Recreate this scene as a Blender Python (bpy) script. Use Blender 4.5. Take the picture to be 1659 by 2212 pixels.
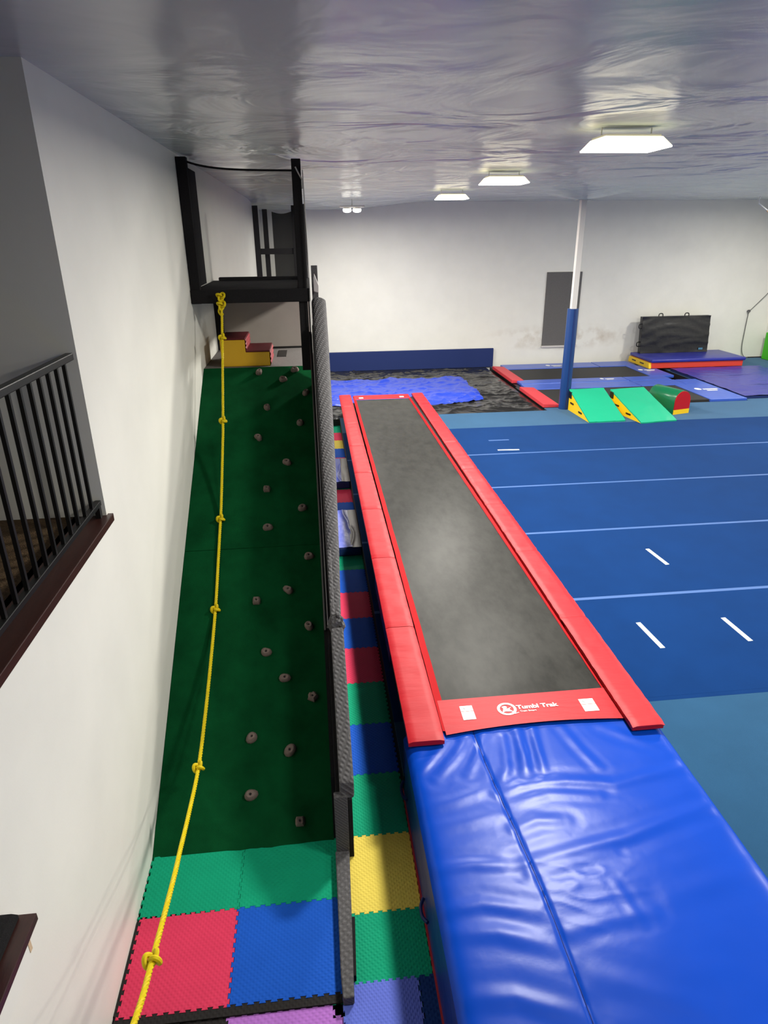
import bpy, bmesh, math, random
from mathutils import Vector, Matrix, noise

for o in list(bpy.data.objects): bpy.data.objects.remove(o)
scene = bpy.context.scene
COL = scene.collection
R = math.radians

# ------------------------------------------------------------------ camera
def cam_axes(p, y, r):
    cy, sy, cp, sp = math.cos(y), math.sin(y), math.cos(p), math.sin(p)
    f = Vector((sy*cp, cy*cp, -sp)); r0 = Vector((cy, -sy, 0)); d = f.cross(r0)
    cr, sr = math.cos(r), math.sin(r)
    return r0*cr + d*sr, r0*(-sr) + d*cr, f
rt, dn, fw = cam_axes(0.396248, 0.102393, 0.011315)
CAMZ = 4.15
cam_data = bpy.data.cameras.new('camera')
cam_data.sensor_fit = 'HORIZONTAL'; cam_data.sensor_width = 36.0
cam_data.lens = 36.0*1430.479/1659.0
cam_data.clip_start = 0.05; cam_data.clip_end = 100
cam = bpy.data.objects.new('camera', cam_data); COL.objects.link(cam)
m = Matrix((( rt.x, -dn.x, -fw.x, 0.0), (rt.y, -dn.y, -fw.y, 0.0), (rt.z, -dn.z, -fw.z, CAMZ), (0, 0, 0, 1)))
cam.matrix_world = m
scene.camera = cam

# ------------------------------------------------------------------ world, exposure
w = bpy.data.worlds.new('world'); scene.world = w; w.use_nodes = True
w.node_tree.nodes['Background'].inputs[0].default_value = (0.8, 0.85, 1.0, 1)
w.node_tree.nodes['Background'].inputs[1].default_value = 0.05
vs = scene.view_settings
vs.view_transform = 'Standard'; vs.look = 'None'; vs.gamma = 1.0; vs.exposure = 0.12
try: vs.use_curve_mapping = False
except Exception: pass
LAMP_W = 360.0          # watts of one ceiling fixture

# ------------------------------------------------------------------ helpers
def lin(v):
    v /= 255.0
    return v/12.92 if v <= 0.04045 else ((v+0.055)/1.055)**2.4
def C(r, g, b): return (lin(r), lin(g), lin(b), 1.0)

MATS = {}
def mat(name, col, rough=0.6, spec=0.5, metal=0.0, var=0.0, vscale=3.0, bump=0.0, bscale=200.0, bdist=0.002,
        stretch=None, weave=None, coat=0.0, col2=None, sheen=0.0, wcol=0.0):
    if name in MATS: return MATS[name]
    mt = bpy.data.materials.new(name); mt.use_nodes = True
    nt = mt.node_tree; N = nt.nodes; L = nt.links
    b = N['Principled BSDF']
    b.inputs['Base Color'].default_value = col
    b.inputs['Roughness'].default_value = rough
    b.inputs['Specular IOR Level'].default_value = spec
    b.inputs['Metallic'].default_value = metal
    b.inputs['Coat Weight'].default_value = coat
    if sheen:
        b.inputs['Sheen Weight'].default_value = sheen; b.inputs['Sheen Roughness'].default_value = 0.45
        b.inputs['Sheen Tint'].default_value = (0.45, 0.68, 1.0, 1)
    tc = N.new('ShaderNodeTexCoord')
    src = tc.outputs['Object']
    if stretch:
        mp = N.new('ShaderNodeMapping'); mp.inputs['Scale'].default_value = stretch
        L.new(src, mp.inputs['Vector']); vsrc = mp.outputs['Vector']
    else: vsrc = src
    if var > 0 or col2:
        nz = N.new('ShaderNodeTexNoise'); nz.inputs['Scale'].default_value = vscale
        nz.inputs['Detail'].default_value = 6; nz.inputs['Roughness'].default_value = 0.6
        L.new(vsrc, nz.inputs['Vector'])
        rp = N.new('ShaderNodeValToRGB')
        c2 = col2 or tuple(list(x*(1-var) for x in col[:3]) + [1])
        rp.color_ramp.elements[0].position = 0.32; rp.color_ramp.elements[0].color = c2
        rp.color_ramp.elements[1].position = 0.62; rp.color_ramp.elements[1].color = col
        L.new(nz.outputs['Fac'], rp.inputs['Fac']); L.new(rp.outputs['Color'], b.inputs['Base Color'])
    if weave:
        sc, dist = weave
        a = N.new('ShaderNodeTexWave'); a.bands_direction = 'DIAGONAL'; a.inputs['Scale'].default_value = sc
        mp2 = N.new('ShaderNodeMapping'); mp2.inputs['Rotation'].default_value = (0, 0, R(90)); L.new(src, mp2.inputs['Vector'])
        a2 = N.new('ShaderNodeTexWave'); a2.bands_direction = 'DIAGONAL'; a2.inputs['Scale'].default_value = sc
        L.new(src, a.inputs['Vector']); L.new(mp2.outputs['Vector'], a2.inputs['Vector'])
        ad = N.new('ShaderNodeMath'); ad.operation = 'MULTIPLY'
        L.new(a.outputs['Fac'], ad.inputs[0]); L.new(a2.outputs['Fac'], ad.inputs[1])
        if wcol:      # base colour darkened in the grooves between the ribs
            src_c = b.inputs['Base Color'].links[0].from_socket
            mxc = N.new('ShaderNodeMix'); mxc.data_type = 'RGBA'; mxc.blend_type = 'MULTIPLY'; mxc.inputs['Factor'].default_value = wcol
            rr = N.new('ShaderNodeValToRGB'); rr.color_ramp.elements[0].color = (0.35, 0.35, 0.35, 1); rr.color_ramp.elements[1].position = 0.5
            L.new(ad.outputs[0], rr.inputs['Fac']); L.new(src_c, mxc.inputs[6]); L.new(rr.outputs['Color'], mxc.inputs[7]); L.new(mxc.outputs[2], b.inputs['Base Color'])
        bp = N.new('ShaderNodeBump'); bp.inputs['Strength'].default_value = 0.6; bp.inputs['Distance'].default_value = dist
        L.new(ad.outputs[0], bp.inputs['Height']); L.new(bp.outputs['Normal'], b.inputs['Normal'])
    elif bump > 0:
        n2 = N.new('ShaderNodeTexNoise'); n2.inputs['Scale'].default_value = bscale; n2.inputs['Detail'].default_value = 3
        L.new(vsrc, n2.inputs['Vector'])
        bp = N.new('ShaderNodeBump'); bp.inputs['Strength'].default_value = bump; bp.inputs['Distance'].default_value = bdist
        L.new(n2.outputs['Fac'], bp.inputs['Height']); L.new(bp.outputs['Normal'], b.inputs['Normal'])
    MATS[name] = mt
    return mt

def emit(name, col, s):
    mt = bpy.data.materials.new(name); mt.use_nodes = True
    nt = mt.node_tree; nt.nodes.clear()
    e = nt.nodes.new('ShaderNodeEmission'); e.inputs[0].default_value = col; e.inputs[1].default_value = s
    o = nt.nodes.new('ShaderNodeOutputMaterial'); nt.links.new(e.outputs[0], o.inputs[0])
    return mt

def netmat(name, col, opacity):
    mt = bpy.data.materials.new(name); mt.use_nodes = True
    nt = mt.node_tree; nt.nodes.clear()
    d = nt.nodes.new('ShaderNodeBsdfDiffuse'); d.inputs[0].default_value = col
    t = nt.nodes.new('ShaderNodeBsdfTransparent'); mx = nt.nodes.new('ShaderNodeMixShader'); mx.inputs[0].default_value = opacity
    o = nt.nodes.new('ShaderNodeOutputMaterial')
    nt.links.new(t.outputs[0], mx.inputs[1]); nt.links.new(d.outputs[0], mx.inputs[2]); nt.links.new(mx.outputs[0], o.inputs[0])
    return mt

class MB:
    """collects geometry in world coordinates"""
    def __init__(s): s.v = []; s.f = []
    def add(s, vs, fs):
        k = len(s.v); s.v += [tuple(v) for v in vs]; s.f += [tuple(i+k for i in f) for f in fs]; return s
    def box(s, x0, x1, y0, y1, z0, z1):
        return s.add([(x0,y0,z0),(x1,y0,z0),(x1,y1,z0),(x0,y1,z0),(x0,y0,z1),(x1,y0,z1),(x1,y1,z1),(x0,y1,z1)],
                     [(3,2,1,0),(4,5,6,7),(0,1,5,4),(1,2,6,5),(2,3,7,6),(3,0,4,7)])
    def prism(s, poly, axis, a0, a1):
        # poly: list of (u, v); axis x -> (y, z), y -> (x, z), z -> (x, y)
        n = len(poly)
        def p(u, v, a): return {'x': (a, u, v), 'y': (u, a, v), 'z': (u, v, a)}[axis]
        vs = [p(u, v, a0) for u, v in poly] + [p(u, v, a1) for u, v in poly]
        fs = [tuple(range(n))[::-1], tuple(range(n, 2*n))] + [(i, (i+1) % n, n+(i+1) % n, n+i) for i in range(n)]
        return s.add(vs, fs)
    def tube(s, pts, r, n=8, cap=True):
        pts = [Vector(p) for p in pts]; k = len(pts); vs = []; fs = []
        ref = Vector((0.13, 0.27, 0.95))
        t0 = (pts[1]-pts[0]).normalized()
        if abs(t0.dot(ref)) > 0.9: ref = Vector((1, 0.1, 0))
        nrm = (ref - t0*ref.dot(t0)).normalized()
        for i, p in enumerate(pts):
            t = (pts[min(i+1, k-1)] - pts[max(i-1, 0)]).normalized()
            nrm = (nrm - t*nrm.dot(t)).normalized(); bn = t.cross(nrm)
            rr = r[i] if isinstance(r, (list, tuple)) else r
            for j in range(n):
                a = 2*math.pi*j/n
                vs.append(p + (nrm*math.cos(a) + bn*math.sin(a))*rr)
        for i in range(k-1):
            for j in range(n):
                fs.append((i*n+j, i*n+(j+1) % n, (i+1)*n+(j+1) % n, (i+1)*n+j))
        if cap: fs += [tuple(range(n))[::-1], tuple(range((k-1)*n, k*n))]
        return s.add(vs, fs)
    def grid(s, fn, nu, nv):
        vs = [fn(i/nu, j/nv) for j in range(nv+1) for i in range(nu+1)]
        fs = [(j*(nu+1)+i, j*(nu+1)+i+1, (j+1)*(nu+1)+i+1, (j+1)*(nu+1)+i) for j in range(nv) for i in range(nu)]
        return s.add(vs, fs)

WLOC = {}
def mesh_of(name, mb, material, off=(0,0,0), bevel=0.0, seg=2, smooth=False, recalc=True):
    me = bpy.data.meshes.new(name)
    ox, oy, oz = off
    me.from_pydata([(x-ox, y-oy, z-oz) for x, y, z in mb.v], [], mb.f)
    if bevel > 0 or recalc:
        bm = bmesh.new(); bm.from_mesh(me)
        if recalc: bmesh.ops.recalc_face_normals(bm, faces=bm.faces)
        if bevel > 0:
            es = [e for e in bm.edges if len(e.link_faces) == 2 and e.calc_face_angle(0) > 0.5]
            bmesh.ops.bevel(bm, geom=es, offset=bevel, segments=seg, affect='EDGES', profile=0.5, clamp_overlap=True)
        bm.to_mesh(me); bm.free()
    if smooth:
        me.polygons.foreach_set('use_smooth', [True]*len(me.polygons))
        try: me.set_sharp_from_angle(angle=R(40))
        except Exception: pass
    if material: me.materials.append(material)
    return me
def link(o, parent=None):
    COL.objects.link(o)
    if parent: o.parent = parent
    return o
def tag(o, label=None, cat=None, group=None, kind=None):
    if label: o['label'] = label
    if cat: o['category'] = cat
    if group: o['group'] = group
    if kind: o['kind'] = kind
    return o
def thing(name, label, cat, loc, group=None, rz=0.0):
    o = bpy.data.objects.new(name, None); o.empty_display_size = 0.1
    link(o); o.location = loc; o.rotation_euler = (0, 0, rz); WLOC[o.name] = tuple(loc)
    return tag(o, label, cat, group)
def part(name, mb, material, parent, label=None, **k):
    off = WLOC[parent.name]
    o = bpy.data.objects.new(name, mesh_of(name, mb, material, off, **k)); link(o, parent); WLOC[o.name] = off
    if label: o['label'] = label
    return o
def solo(name, mb, material, label, cat, group=None, kind=None, **k):
    xs = [v[0] for v in mb.v]; ys = [v[1] for v in mb.v]; zs = [v[2] for v in mb.v]
    loc = ((min(xs)+max(xs))/2, (min(ys)+max(ys))/2, min(zs))
    o = bpy.data.objects.new(name, mesh_of(name, mb, material, loc, **k)); link(o); o.location = loc; WLOC[o.name] = loc
    return tag(o, label, cat, group, kind)
def struct(name, mb, material, label=None, **k):
    o = bpy.data.objects.new(name, mesh_of(name, mb, material, (0,0,0), **k)); link(o); WLOC[o.name] = (0,0,0)
    tag(o, label, None, None, 'structure'); return o
def nz(x, y, z=0.0): return noise.noise(Vector((x, y, z)))
def ridge(x, y, z=0.0): return 1.0 - min(1.0, abs(noise.noise(Vector((x, y, z))))*2.2)
def spline(pts, n):
    P = [Vector(p) for p in pts]; out = []
    P = [P[0]*2-P[1]] + P + [P[-1]*2-P[-2]]
    for i in range(1, len(P)-2):
        p0, p1, p2, p3 = P[i-1:i+3]
        for k in range(n):
            t = k/n
            out.append(0.5*((2*p1) + (p2-p0)*t + (2*p0-5*p1+4*p2-p3)*t*t + (3*p1-p0-3*p2+p3)*t*t*t))
    out.append(P[-2]); return out

# ------------------------------------------------------------------ materials
M_wall = mat('white_paint', C(231,230,222), 0.5, 0.3, var=0.045, vscale=1.6, bump=0.15, bscale=90)
M_ceil = mat('ceiling_vinyl', C(194,202,197), 0.30, 0.5, bump=0.30, bscale=1.1, bdist=0.05, stretch=(0.8, 2.6, 1), var=0.10, vscale=1.3)
def ceiling_material():
    mt = bpy.data.materials.new('ceiling_vinyl_sheet'); mt.use_nodes = True
    N = mt.node_tree.nodes; L = mt.node_tree.links; b = N['Principled BSDF']
    b.inputs['Base Color'].default_value = C(206,214,206); b.inputs['Roughness'].default_value = 0.24
    b.inputs['Specular IOR Level'].default_value = 0.48
    tc = N.new('ShaderNodeTexCoord')
    n1 = N.new('ShaderNodeTexNoise'); n1.inputs['Scale'].default_value = 0.9; n1.inputs['Detail'].default_value = 4; n1.inputs['Distortion'].default_value = 0.8
    n1.inputs['Roughness'].default_value = 0.45
    L.new(tc.outputs['Object'], n1.inputs['Vector'])
    # the sheet hangs smooth near the loft and slacker towards the middle of the hall
    sx = N.new('ShaderNodeSeparateXYZ'); L.new(tc.outputs['Object'], sx.inputs[0])
    mr = N.new('ShaderNodeMapRange'); mr.interpolation_type = 'SMOOTHSTEP'
    mr.inputs['From Min'].default_value = 2.5; mr.inputs['From Max'].default_value = 9.0
    mr.inputs['To Min'].default_value = 0.12; mr.inputs['To Max'].default_value = 1.0
    L.new(sx.outputs['Y'], mr.inputs['Value'])
    bp = N.new('ShaderNodeBump'); bp.inputs['Distance'].default_value = 0.20
    L.new(mr.outputs['Result'], bp.inputs['Strength']); L.new(n1.outputs['Fac'], bp.inputs['Height']); L.new(bp.outputs['Normal'], b.inputs['Normal'])
    return mt
M_ceil = ceiling_material()
def back_wall_material():
    mt = mat('white_paint_scuffed', C(231,230,222), 0.5, 0.3, var=0.045, vscale=1.6, bump=0.15, bscale=90)
    N = mt.node_tree.nodes; L = mt.node_tree.links; b = N['Principled BSDF']
    src = b.inputs['Base Color'].links[0].from_socket
    tc = N.new('ShaderNodeTexCoord'); mp = N.new('ShaderNodeMapping')
    mp.inputs['Location'].default_value = (-8.0*0.36, 0, -1.05*2.2); mp.inputs['Scale'].default_value = (0.36, 0.0, 2.2)
    L.new(tc.outputs['Object'], mp.inputs['Vector'])
    ln = N.new('ShaderNodeVectorMath'); ln.operation = 'LENGTH'; L.new(mp.outputs['Vector'], ln.inputs[0])
    mr = N.new('ShaderNodeMapRange'); mr.inputs['From Min'].default_value = 0.1; mr.inputs['From Max'].default_value = 1.0; mr.inputs['To Min'].default_value = 1.0; mr.inputs['To Max'].default_value = 0.0
    L.new(ln.outputs['Value'], mr.inputs['Value'])
    nz_ = N.new('ShaderNodeTexNoise'); nz_.inputs['Scale'].default_value = 3.0; nz_.inputs['Detail'].default_value = 7; L.new(tc.outputs['Object'], nz_.inputs['Vector'])
    r2 = N.new('ShaderNodeMapRange'); r2.inputs['From Min'].default_value = 0.42; r2.inputs['From Max'].default_value = 0.7; L.new(nz_.outputs['Fac'], r2.inputs['Value'])
    mu = N.new('ShaderNodeMath'); mu.operation = 'MULTIPLY'; L.new(mr.outputs['Result'], mu.inputs[0]); L.new(r2.outputs['Result'], mu.inputs[1])
    mx = N.new('ShaderNodeMix'); mx.data_type = 'RGBA'; L.new(mu.outputs[0], mx.inputs['Factor']); L.new(src, mx.inputs[6]); mx.inputs[7].default_value = C(176,160,138)
    L.new(mx.outputs[2], b.inputs['Base Color'])
    return mt
M_wallback = back_wall_material()
M_conc = mat('dark_floor', C(62,56,52), 0.8, 0.3, var=0.3, bump=0.3)
M_brown = mat('stained_wood', C(56,26,21), 0.4, 0.5, var=0.35, vscale=14, stretch=(6,1,6), bump=0.2, bscale=60)
M_tan = mat('raw_wood', C(205,178,146), 0.7, var=0.15, vscale=20)
M_black = mat('black_metal', C(18,18,19), 0.4, 0.5, bump=0.1)
M_loftcarpet = mat('loft_carpet', C(98,80,60), 0.95, 0.1, var=0.45, vscale=60, bump=0.8, bscale=150, bdist=0.006)
M_bcarpet = mat('black_carpet', C(34,33,35), 0.95, 0.15, var=0.3, vscale=70, bump=0.7, bscale=220, bdist=0.003)
M_gcarpet = mat('grey_rib_carpet', C(100,99,101), 0.95, 0.15, var=0.35, vscale=90, weave=(12, 0.010), wcol=0.35)
M_pcarpet = mat('platform_grey_carpet', C(112,108,106), 0.9, 0.15, var=0.15, vscale=40, bump=0.5, bscale=200)
M_green = mat('green_carpet', C(10,72,38), 0.98, 0.04, var=0.35, vscale=3, bump=0.8, bscale=300, bdist=0.004)
M_hold = mat('climbing_hold_resin', C(118,103,96), 0.75, 0.3, var=0.25, vscale=25, bump=0.4, bscale=120)
M_rope = mat('yellow_rope', C(222,198,8), 0.6, 0.3, var=0.12, vscale=40)
M_red = mat('red_vinyl', C(172,20,32), 0.48, 0.25, bump=0.25, bscale=9, bdist=0.012, stretch=(0.6,3,1), var=0.08, vscale=4)
M_fred = mat('faded_red_vinyl', C(206,62,70), 0.5, 0.3, bump=0.2, bscale=8, bdist=0.01)
M_red2 = mat('red_webbing', C(160,3,14), 0.6, 0.08, bump=0.2, bscale=120)
M_bed = mat('woven_bed', C(52,52,50), 0.32, 0.05, bump=0.15, bscale=420, bdist=0.002, var=0.38, vscale=9, stretch=(1.0, 0.45, 1))
M_bed2 = mat('trampoline_bed', C(40,39,38), 0.6, 0.35, bump=0.2, bscale=300)
M_gap = mat('black_spring_cover', C(16,15,15), 0.55, 0.3, bump=0.5, bscale=30, bdist=0.01)
M_mat = mat('royal_blue_vinyl', C(2,62,172), 0.30, 0.16, bump=0.15, bscale=14, bdist=0.004, var=0.07, vscale=1.2)
M_mat_side = mat('navy_vinyl', C(14,52,128), 0.35, 0.5, bump=0.3, bscale=7, bdist=0.02)
M_carpet = mat('blue_carpet', C(8,45,96), 0.95, 0.04, var=0.12, vscale=2.0, bump=0.5, bscale=260, sheen=0.10)
M_border = mat('steel_blue_carpet', C(34,72,104), 0.95, 0.04, var=0.12, vscale=2.0, bump=0.5, bscale=260, sheen=0.40)
M_tape = mat('pale_blue_tape', C(60,92,146), 0.7, 0.3)
M_white = mat('white_tape', C(235,235,232), 0.6, 0.3)
M_sticker = mat('white_sticker', C(246,246,240), 0.4, 0.4)
M_mark = mat('grey_print', C(120,130,125), 0.5)
M_print = mat('pink_white_print', C(250,214,214), 0.5)
M_slabside = mat('dark_floor_edge', C(40,36,38), 0.9, 0.2)
M_liner = mat('black_poly_sheet', C(28,27,26), 0.2, 0.6, bump=0.5, bscale=10, bdist=0.02)
M_tarp = mat('blue_tarp', C(36,62,176), 0.32, 0.5, bump=0.5, bscale=9, bdist=0.02)
M_navy = mat('navy_pad', C(22,42,98), 0.6, 0.35, bump=0.15, bscale=40)
M_pad = mat('blue_pad_vinyl', C(58,92,190), 0.32, 0.5, bump=0.3, bscale=8, bdist=0.01, var=0.1)
M_purple = mat('violet_blue_vinyl', C(46,46,140), 0.34, 0.5, bump=0.35, bscale=4, bdist=0.03)
M_wgreen = mat('wedge_green_vinyl', C(24,160,120), 0.38, 0.5, bump=0.25, bscale=8, bdist=0.012)
M_dgreen = mat('barrel_green_vinyl', C(14,104,66), 0.25, 0.5, bump=0.25, bscale=8, bdist=0.012)
M_yel = mat('yellow_vinyl', C(232,190,24), 0.45, 0.4)
M_yeld = mat('mustard_vinyl', C(206,160,26), 0.5, 0.4, bump=0.2, bscale=12, bdist=0.01)
M_mred = mat('dark_red_vinyl', C(150,52,60), 0.4, 0.5, bump=0.3, bscale=14, bdist=0.012)
M_ored = mat('orange_red_vinyl', C(204,62,46), 0.45, 0.4)
M_bpad = mat('black_vinyl', C(20,20,24), 0.35, 0.5, bump=0.4, bscale=5, bdist=0.03)
M_wpanel = mat('charcoal_panel', C(104,102,101), 0.85, 0.2, var=0.1, vscale=30)
M_post = mat('white_steel', C(205,200,196), 0.5, 0.3)
M_postpad = mat('blue_post_pad', C(22,58,114), 0.35, 0.5, bump=0.2, bscale=6, bdist=0.01)
M_lime = mat('lime_green_vinyl', C(70,190,30), 0.5, 0.4)
M_cable = mat('grey_cable', C(105,104,104), 0.6, 0.3)
M_lampbody = mat('lamp_housing', C(214,212,205), 0.5, 0.4)
M_steel = mat('galvanised_steel', C(120,120,124), 0.4, 0.5, metal=0.8)
M_greyvinyl = mat('grey_vinyl', C(128,126,124), 0.4, 0.3, bump=0.3, bscale=8, bdist=0.02)
M_mblue = mat('mat_blue_vinyl', C(62,80,184), 0.35, 0.35, bump=0.3, bscale=8, bdist=0.02)
M_pale = mat('pale_grey_cord', C(178,176,176), 0.6, 0.3)
M_net = netmat('black_safety_net', C(40,40,42), 0.50)
M_net2 = netmat('dense_black_net', C(9,9,10), 0.92)
M_netp = netmat('pale_safety_net', C(120,118,120), 0.35)
FOAM = {k: mat('foam_'+k, c, 0.7, 0.1, weave=(18, 0.004), var=0.06, vscale=5) for k, c in dict(
    red=C(212,58,92), blue=C(24,84,188), green=C(12,150,112), yellow=C(224,202,90), purple=C(96,112,206), orchid=C(176,112,200), navy=C(22,52,110), black=C(40,38,38)).items()}

# ------------------------------------------------------------------ room shell
XW, XR, YB, YF = -1.336, 15.05, 21.2, -4.0
LW = 2.55                                 # loft floor level
XL = -5.0
wl = MB()
wl.box(XW-0.16, XW, 3.98, YB+0.15, -0.02, 5.3)
wl.box(XW-0.16, XW, YF, 3.98, -0.02, LW-0.05)
struct('wall_left', wl, M_wall)
struct('wall_loft_return', MB().box(XL, XW-0.16, 3.98, 4.12, 2.3, 5.3), M_wall)
struct('wall_loft_side', MB().box(XL-0.15, XL, YF, 4.12, 2.3, 5.3), M_wall)
struct('floor_loft', MB().box(XL, XW-0.16, YF, 3.98, 2.35, LW), M_loftcarpet)
struct('wall_back', MB().box(XW-0.16, XR+0.15, YB, YB+0.15, -0.02, 5.4), M_wallback)
struct('wall_right', MB().box(XR, XR+0.15, YF, YB, -0.02, 5.3), M_wall)
struct('wall_front', MB().box(XL-0.15, XR+0.15, YF-0.15, YF, -0.02, 5.3), M_wall)
floor = struct('floor', MB().box(XW-0.16, XR+0.15, YF-0.15, YB+0.15, -0.25, 0.0), M_conc)
struct('floor_landing', MB().box(XW, 3.2, YF, 0.5, 2.32, LW), M_loftcarpet)

def sstep(a, b, t):
    t = max(0.0, min(1.0, (t-a)/(b-a))); return t*t*(3-2*t)
def ceil_z(x, y):
    z = 4.965 + 0.07*sstep(13, 20.5, y)*sstep(1.5, 4.0, x) - 0.12*sstep(17, 20.5, y)*(1-sstep(0.8, 3.6, x))
    z -= 0.17*math.exp(-((x-6.006)**2+(y-15.32)**2)/0.55)
    damp = sstep(XW, XW+1.2, x)
    k = sstep(3.0, 9.0, y)*damp
    z += 0.016*nz(x*0.5, y*1.1, 3.1)*k + 0.010*nz(x*1.1, y*2.3, 7.7)*k + 0.004*nz(x*2.0, y*4.0, 1.7)*k
    return z
cm = MB().grid(lambda u, v: (XL-0.1+u*(XR+0.2-XL), YF-0.1+v*(YB+0.2-YF), ceil_z(XL-0.1+u*(XR+0.2-XL), YF-0.1+v*(YB+0.2-YF))), 150, 190)
struct('ceiling', cm, M_ceil, smooth=True, recalc=False)

# sill of the loft opening, its white skirt board
struct('trim_1', MB().box(XW-0.20, XW+0.032, 0.5, 4.015, LW-0.05, LW), M_brown, 'dark stained wooden cap along the loft opening', bevel=0.004)
struct('trim_2', MB().box(XW, XW+0.012, 0.5, 3.99, LW-0.20, LW-0.05), M_wall, 'white skirt board under the loft cap')
# dark skirting along the far wall on the right
struct('baseboard_back', MB().box(13.3, XR, YB-0.02, YB, 0.2, 0.23), M_slabside)

# ------------------------------------------------------------------ lamps
M_lens = emit('lamp_lens_glow', (1.0, 0.97, 0.88, 1), 9.0)
M_lensside = emit('lamp_side_glow', (1.0, 0.90, 0.58, 1), 2.4)
def ceiling_lamp(x, y, label, zb=4.8, power=LAMP_W, cord=True):
    t = thing('ceiling_lamp', label, 'lamp', (x, y, zb), 'long ceiling lamps')
    wx, wy = 0.31, 0.22
    part('lens', MB().box(x-wx, x+wx, y-wy, y+wy, zb, zb+0.012), M_lens, t, 'glowing white lens')
    sh = MB(); zt = zb+0.085
    sh.add([(x-wx,y-wy,zb+0.0121),(x+wx,y-wy,zb+0.0121),(x+wx,y+wy,zb+0.0121),(x-wx,y+wy,zb+0.0121),
            (x-wx+0.06,y-wy+0.06,zt),(x+wx-0.06,y-wy+0.06,zt),(x+wx-0.06,y+wy-0.06,zt),(x-wx+0.06,y+wy-0.06,zt)],
           [(4,5,6,7),(0,1,5,4),(1,2,6,5),(2,3,7,6),(3,0,4,7)])
    part('diffuser', sh, M_lensside, t, 'warm glowing side diffuser')
    part('housing', MB().box(x-wx+0.07, x+wx-0.07, y-wy+0.07, y+wy-0.07, zt, zt+0.018), M_lampbody, t)
    if cord:
        part('cord', MB().tube([(x+wx-0.09, y, zt+0.01), (x+wx-0.09, y, ceil_z(x+wx, y)+0.02)], 0.006, 6), M_white, t)
        part('cord', MB().tube([(x-wx+0.09, y, zt+0.01), (x-wx+0.09, y, ceil_z(x-wx, y)+0.02)], 0.006, 6), M_white, t)
    ld = bpy.data.lights.new('lamp_light', 'AREA'); ld.shape = 'RECTANGLE'; ld.size = 2*wx; ld.size_y = 2*wy
    ld.energy = power; ld.color = (1.0, 0.96, 0.87)
    lo = bpy.data.objects.new('lamp_light', ld); link(lo, t); lo.location = (0, 0, -0.004)
ceiling_lamp(2.74, 6.17, 'nearest and largest glowing lamp on the grey ceiling')
ceiling_lamp(2.82, 10.26, 'glowing ceiling lamp second nearest, between the large lamp and the small far one')
ceiling_lamp(2.95, 14.6, 'small far glowing ceiling lamp third from the camera, above the trampoline runway')
for x, y in ((9.4, 12.2), (7.9, 6.1), (12.9, 16.6), (12.5, 8.5)):
    ceiling_lamp(x, y, 'added unseen ceiling lamp over the blue exercise floor', power=LAMP_W*0.66)  # unseen lamps, added to brighten the floor and the far wall
ceiling_lamp(2.60, 2.05, 'added unseen ceiling lamp above the big blue crash mat', power=LAMP_W*0.28)  # unseen lamp in line with the row, added to brighten the near end
ceiling_lamp(5.3, -1.5, 'ceiling lamp outside the picture behind the camera', power=LAMP_W*0.38)
# twin bulb lamp near the far wall
lx, ly, lz = 1.12, 17.7, 4.735
t = thing('twin_bulb_lamp', 'farthest ceiling lamp, a pair of small glowing bulbs near the far wall', 'lamp', (lx, ly, lz))
part('backplate', MB().box(lx-0.30, lx+0.30, ly-0.12, ly+0.12, lz+0.04, lz+0.08), M_lampbody, t, bevel=0.01)
M_spot = emit('bulb_glow', (1.0, 0.97, 0.86, 1), 7.0)
for sx in (lx-0.12, lx+0.12):
    h = part('socket', MB().tube([(sx, ly, lz+0.045), (sx, ly, lz+0.01)], [0.07, 0.10], 16), M_lampbody, t, smooth=True)
    part('bulb', MB().tube([(sx, ly, lz+0.012), (sx, ly, lz-0.03), (sx, ly, lz-0.06), (sx, ly, lz-0.075)], [0.10, 0.105, 0.085, 0.03], 18), M_spot, h, 'glowing bulb', smooth=True)
part('stem', MB().tube([(lx, ly, lz+0.07), (lx, ly, ceil_z(lx, ly)+0.02)], 0.012, 8), M_white, t)
ld = bpy.data.lights.new('lamp_light', 'AREA'); ld.shape = 'RECTANGLE'; ld.size = 0.45; ld.size_y = 0.2; ld.energy = LAMP_W*0.5; ld.color = (1.0, 0.96, 0.87)
lo = bpy.data.objects.new('lamp_light', ld); link(lo, t); lo.location = (0, 0, -0.085)

# ------------------------------------------------------------------ foam tiles (parts of the floor)
S = 0.61
def profile(d=0.0125, n=10):
    pts = [(0.0, 0.0)]; p = S/n
    for i in range(n):
        a = i*p
        if i % 1 == 0:
            pts += [(a+0.30*p, 0.0), (a+0.22*p, d), (a+0.78*p, d), (a+0.70*p, 0.0)]
    pts.append((S, 0.0)); return pts
def tile_mesh(name, sx=1.0, sy=1.0):
    pr = profile()
    poly = [(t, o) for t, o in pr] + [(S+o, t) for t, o in pr[1:]] + [(t, S+o) for t, o in pr[::-1][1:]] + [(o, t) for t, o in pr[::-1][1:-1]]
    c = S/2; k = 0.9965
    poly = [((x-c)*k*sx, (y-c)*k*sy) for x, y in poly]
    mb = MB(); n = len(poly)
    mb.prism(poly, 'z', 0.0, 0.014)
    return mesh_of(name, mb, FOAM['red'])
TM = tile_mesh('foam_tile')
def tile(x0, y0, colour, z=0.001, kx=1.0):
    o = bpy.data.objects.new('foam_tile', TM); link(o, floor)
    o.location = (x0+S/2*kx, y0+S/2, z); o.scale = (kx, 1, 1)
    o.material_slots[0].link = 'OBJECT'; o.material_slots[0].material = FOAM[colour]
    return o
for i, c in enumerate('green yellow green blue green red blue red blue green blue red blue red green blue red blue yellow red green'.split()):
    tile(-0.08, 2.40+S*i, c)
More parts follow.
